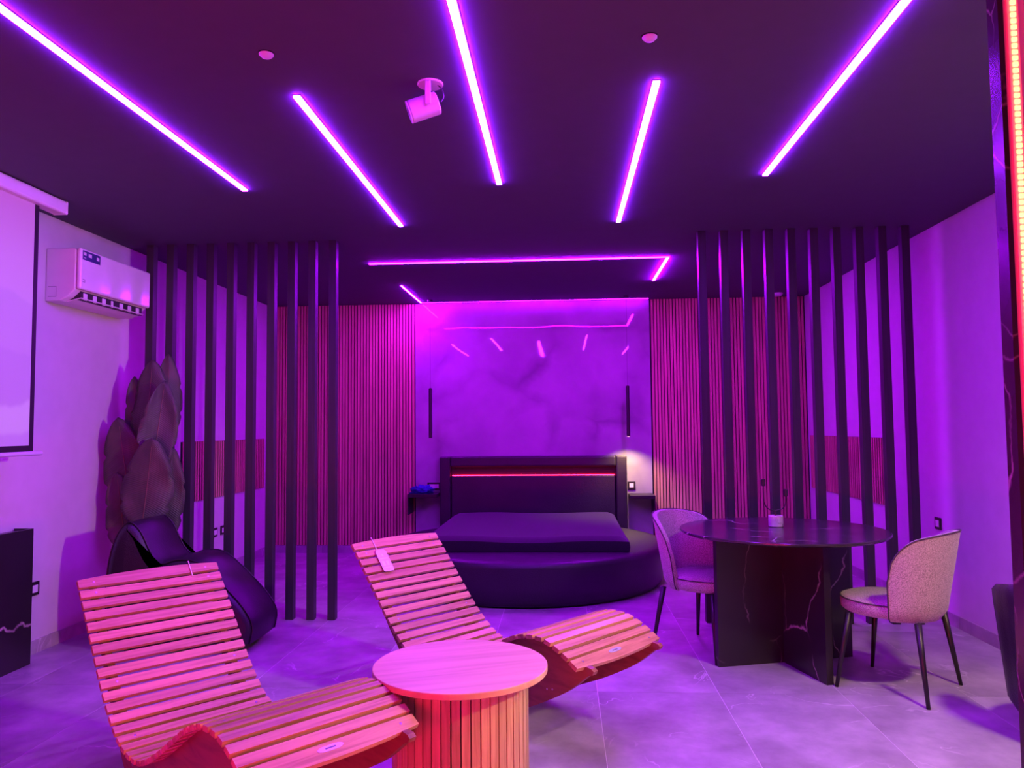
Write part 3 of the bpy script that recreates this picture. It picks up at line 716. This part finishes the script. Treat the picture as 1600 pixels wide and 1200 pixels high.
# ================================================================== LEFT WALL: cabinet, screen, air conditioner
cb = thing('marble_cabinet', 'low slim black marble cabinet against the left wall', 'cabinet', (XL, 4.42, 0))
DPT = .127
for nm, a in (('front_slab', (DPT-.012, DPT, -2.0, 0, 0, .80)), ('end_slab', (.012, DPT-.012, -.012, 0, 0, .80)), ('end_slab', (.012, DPT-.012, -2.0, -1.988, 0, .80)), ('top_slab', (.012, DPT-.012, -1.988, -.012, .775, .788))):
    obj(nm, bx(M['marble_black'], *a), cb)
ps = thing('projector_screen', 'pull-down projector screen with a violet picture on the left wall', 'screen', (-3.03, 4.188, 0))
obj('case', bx(M['plastic_matte'], -.045, .045, -2.32, .19, H-.085, H-.005), ps, bevel=.014, seg=3)
obj('end_cap', bx(M['plastic_white'], -.047, .047, .176, .195, H-.087, H-.003), ps, bevel=.010, seg=3)
sh = obj('border', bx(M['metal_black'], -.001, .0005, -2.13, 0, 1.268, H-.085), ps)
obj('picture', bx(M['screen'], .0006, .0012, -2.09, -.037, 1.302, 2.700), sh)
obj('bottom_bar', mk(lambda bm: lathe(bm, [(.008, -2.17), (.013, -2.165), (.013, .067), (.008, .072)], 14), M['plastic_matte'], True), ps, (0, 0, 1.256), (-PI/2, 0, 0))
for ch in ps.children:
    if ch.name.startswith('bottom_bar'): ch.rotation_euler = (-PI/2, 0, 0)

ac = thing('air_conditioner', 'white split air conditioner high on the left wall', 'air conditioner', (XL, 4.645, 2.215))
AW = .83
def acbody(bm): prism(bm, [(0, 0), (.10, .004), (.150, .030), (.200, .075), (.203, .335), (.190, .345), (0, .345)], 'y', 0, AW)
obj('body', mk(acbody, M['plastic_matte']), ac, bevel=.008, seg=2)
fp = obj('front_panel', bx(M['plastic_white'], .204, .235, .0, AW, .078, .347), ac, bevel=.014, seg=4)
obj('air_outlet', bx(M['plastic_dark'], .12, .200, .06, AW-.05, .016, .072), ac)
fl = obj('flap', bx(M['plastic_matte'], .0, .100, .05, AW-.045, -.003, .003), ac, (.112, 0, .006), (0, math.radians(-12), 0), bevel=.002)
for k in range(7):
    y0 = .085+k*.102; obj('vane', bx(M['plastic_matte'], .15, .206, y0, y0+.038 if k != 3 else y0+.022, .018, .064), ac, bevel=.004)
st = obj('energy_sticker', bx(M['sticker'], .2352, .2357, .018, .205, .272, .332), fp)
for y0, y1, z0, z1 in ((.028, .055, .302, .322), (.078, .112, .298, .320), (.165, .192, .294, .316), (.03, .052, .284, .288)):
    obj('sticker_mark', bx(M['plastic_white'], .2357, .2361, y0, y1, z0, z1), fp)
for y0, y1, z0, z1 in ((.022, .046, .142, .145), (.022, .046, .125, .128), (.044, .047, .127, .143)): obj('badge', bx(M['ink'], .2352, .2357, y0, y1, z0, z1), fp)
for a in ((.02, .075, .095, .097), (.02, .075, .030, .032), (.073, .075, .030, .097)):
    obj('side_cover', bx(M['ink'], a[0], a[1], -.0006, .0001, a[2], a[3]), ac)

# ================================================================== CEILING FITTINGS
pj = thing('ceiling_projector', 'small white cylindrical projector hanging from the ceiling', 'projector', (-.519, 3.0, H))
obj('ceiling_plate', mk(lambda bm: lathe(bm, [(.050, -.008), (.053, -.005), (.053, -.0003)], 36), M['plastic_white']), pj)
obj('bracket', bx(M['plastic_white'], -.014, .010, -.052, -.042, -.105, -.0085), pj, bevel=.004)
axis_rot = (0, math.radians(-90-20), math.radians(8))
bodym = mk(lambda bm: lathe(bm, [(.040, -.060), (.046, -.056), (.046, .058), (.044, .060)], 40), M['plastic_white'], False)
pb = obj('body', smooth_by_angle(bodym, 35), pj, (-.026, .005, -.095), axis_rot)
obj('lens_plate', mk(lambda bm: lathe(bm, [(.041, .0602), (.046, .0615), (.046, .066), (.043, .068)], 40), M['plastic_white']), pb)
obj('lens', mk(lambda bm: lathe(bm, [(.016, .068), (.016, .0695), (.009, .070)], 24), M['plastic_dark']), pb)
obj('rear_vent', mk(lambda bm: lathe(bm, [(.030, -.0612), (.030, -.0602)], 24), M['plastic_dark']), pb)
obj('cable', mk(lambda bm: tube(bm, [tuple(p) for p in catmull([(.040, .01, -.075), (.052, .015, -.05), (.045, .01, -.02), (.03, .0, -.006)], 5)], .003, 6), M['metal_black'], True), pj)
for x, y, lab in ((-1.084, 2.70, 'small white ceiling cap left of the projector'), (.331, 2.694, 'small white ceiling cap right of the projector')):
    t = thing('ceiling_spotlight', lab, 'ceiling spotlight', (x, y, H), 0, 'small ceiling caps')
    obj('disc', mk(lambda bm: lathe(bm, [(.006, -.017), (.018, -.015), (.027, -.006), (.028, -.0003)], 28), M['plastic_matte'], True), t)
    obj('collar', mk(lambda bm: lathe(bm, [(.031, -.003), (.031, -.0002)], 28), M['metal_black']), t)
t = thing('smoke_detector', 'round white detector on the ceiling near the back right corner', 'smoke detector', (2.30, 8.22, H))
obj('base', mk(lambda bm: lathe(bm, [(.058, -.012), (.060, -.0003)], 32), M['plastic_matte']), t)
obj('dome', mk(lambda bm: lathe(bm, [(.02, -.034), (.045, -.030), (.054, -.012)], 32), M['plastic_matte'], True), t)

# ================================================================== COLUMN WITH RED LED AT THE RIGHT EDGE
CX, CY = 1.004, 1.762
co = thing('led_column', 'black marble panel with a glowing red light strip at the right edge', 'column', (CX, CY, 0))
obj('core', bx(M['metal_black'], .012, .42, .020, .038, 0, H-.001), co)
obj('marble_edge', bx(M['marble_top'], 0, .012, -.003, .040, 0, H-.001), co)
obj('front_panel', bx(M['plastic_matte'], .0122, .42, .008, .0198, 0, H-.001), co)
ls = obj('led_channel', bx(M['ledglow'], .024, .048, .003, .0078, .02, H-.02), co)
def chips(bm):
    z = .03
    while z < H-.04: box(bm, .031, .042, -.0005, .003, z, z+.009); z += .0145
c = obj('led_chips', mk(chips, M['ledchip']), ls); c['kind'] = 'stuff'

# ================================================================== LAMPS BEHIND THE CAMERA
def spot_lamp(label, x, y, watts, aim=None):
    t = thing('recessed_downlight', label, 'light', (x, y, H))
    obj('ring', mk(lambda bm: lathe(bm, [(.160, -.008), (.165, -.0003)], 32), M['plastic_matte']), t)
    obj('lens', mk(lambda bm: lathe(bm, [(.148, -.0095), (.148, -.008)], 32), M['plastic_matte']), t)
    ld = bpy.data.lights.new('downlight', 'SPOT'); ld.energy = watts; ld.color = WARM_RGB; ld.spot_size = math.radians(138); ld.spot_blend = 1.0; ld.shadow_soft_size = .15
    l = bpy.data.objects.new('downlight', ld); COL.objects.link(l); l.parent = t; l.location = (0, 0, -.02)
spot_lamp('broad warm recessed downlight by the right wall before the armchair', 2.2, 2.4, DOWN_W)
t = thing('wall_spotlight', 'warm adjustable spotlight on the right wall before the armchair', 'lamp', (XR-.001, 2.3, 2.0), 0)
obj('back_plate', bx(M['metal_black'], -.02, 0, -.05, .05, -.05, .05), t)
obj('arm', bx(M['metal_black'], -.10, -.02, -.01, .01, -.01, .01), t)
aim = (Vector((-2.3, 3.85, .75))-Vector((XR-.16, 2.3, 2.0))).normalized(); q = aim.to_track_quat('-Z', 'Y')
hd = obj('head', mk(lambda bm: lathe(bm, [(.03, .07), (.045, .06), (.045, -.06), (.040, -.06), (.040, -.03), (.01, -.03)], 24, cap=False), M['metal_black']), t, (-.16, 0, 0)); hd.rotation_euler = q.to_euler()
obj('lens', mk(lambda bm: lathe(bm, [(.038, -.052), (.038, -.048)], 24), M['warm_glass']), hd)
ld = bpy.data.lights.new('spot_beam', 'SPOT'); ld.energy = SCONCE_W; ld.color = WARM_RGB; ld.spot_size = math.radians(54); ld.spot_blend = .45; ld.shadow_soft_size = .10
l = bpy.data.objects.new('spot_beam', ld); COL.objects.link(l); l.parent = hd; l.location = (0, 0, -.07)
t = thing('led_stand', 'added low unseen step behind the camera with a red light strip', 'stand', (-.9, -1.0, 0))  # unseen block added to hold the red strip low behind the camera
obj('stand_block', bx(M['marble_black'], -1.3, 1.3, -.6, .55, 0, .46), t)
obj('red_led', bx(M['redled'], -1.2, 1.2, .551, .560, .36, .40), t)
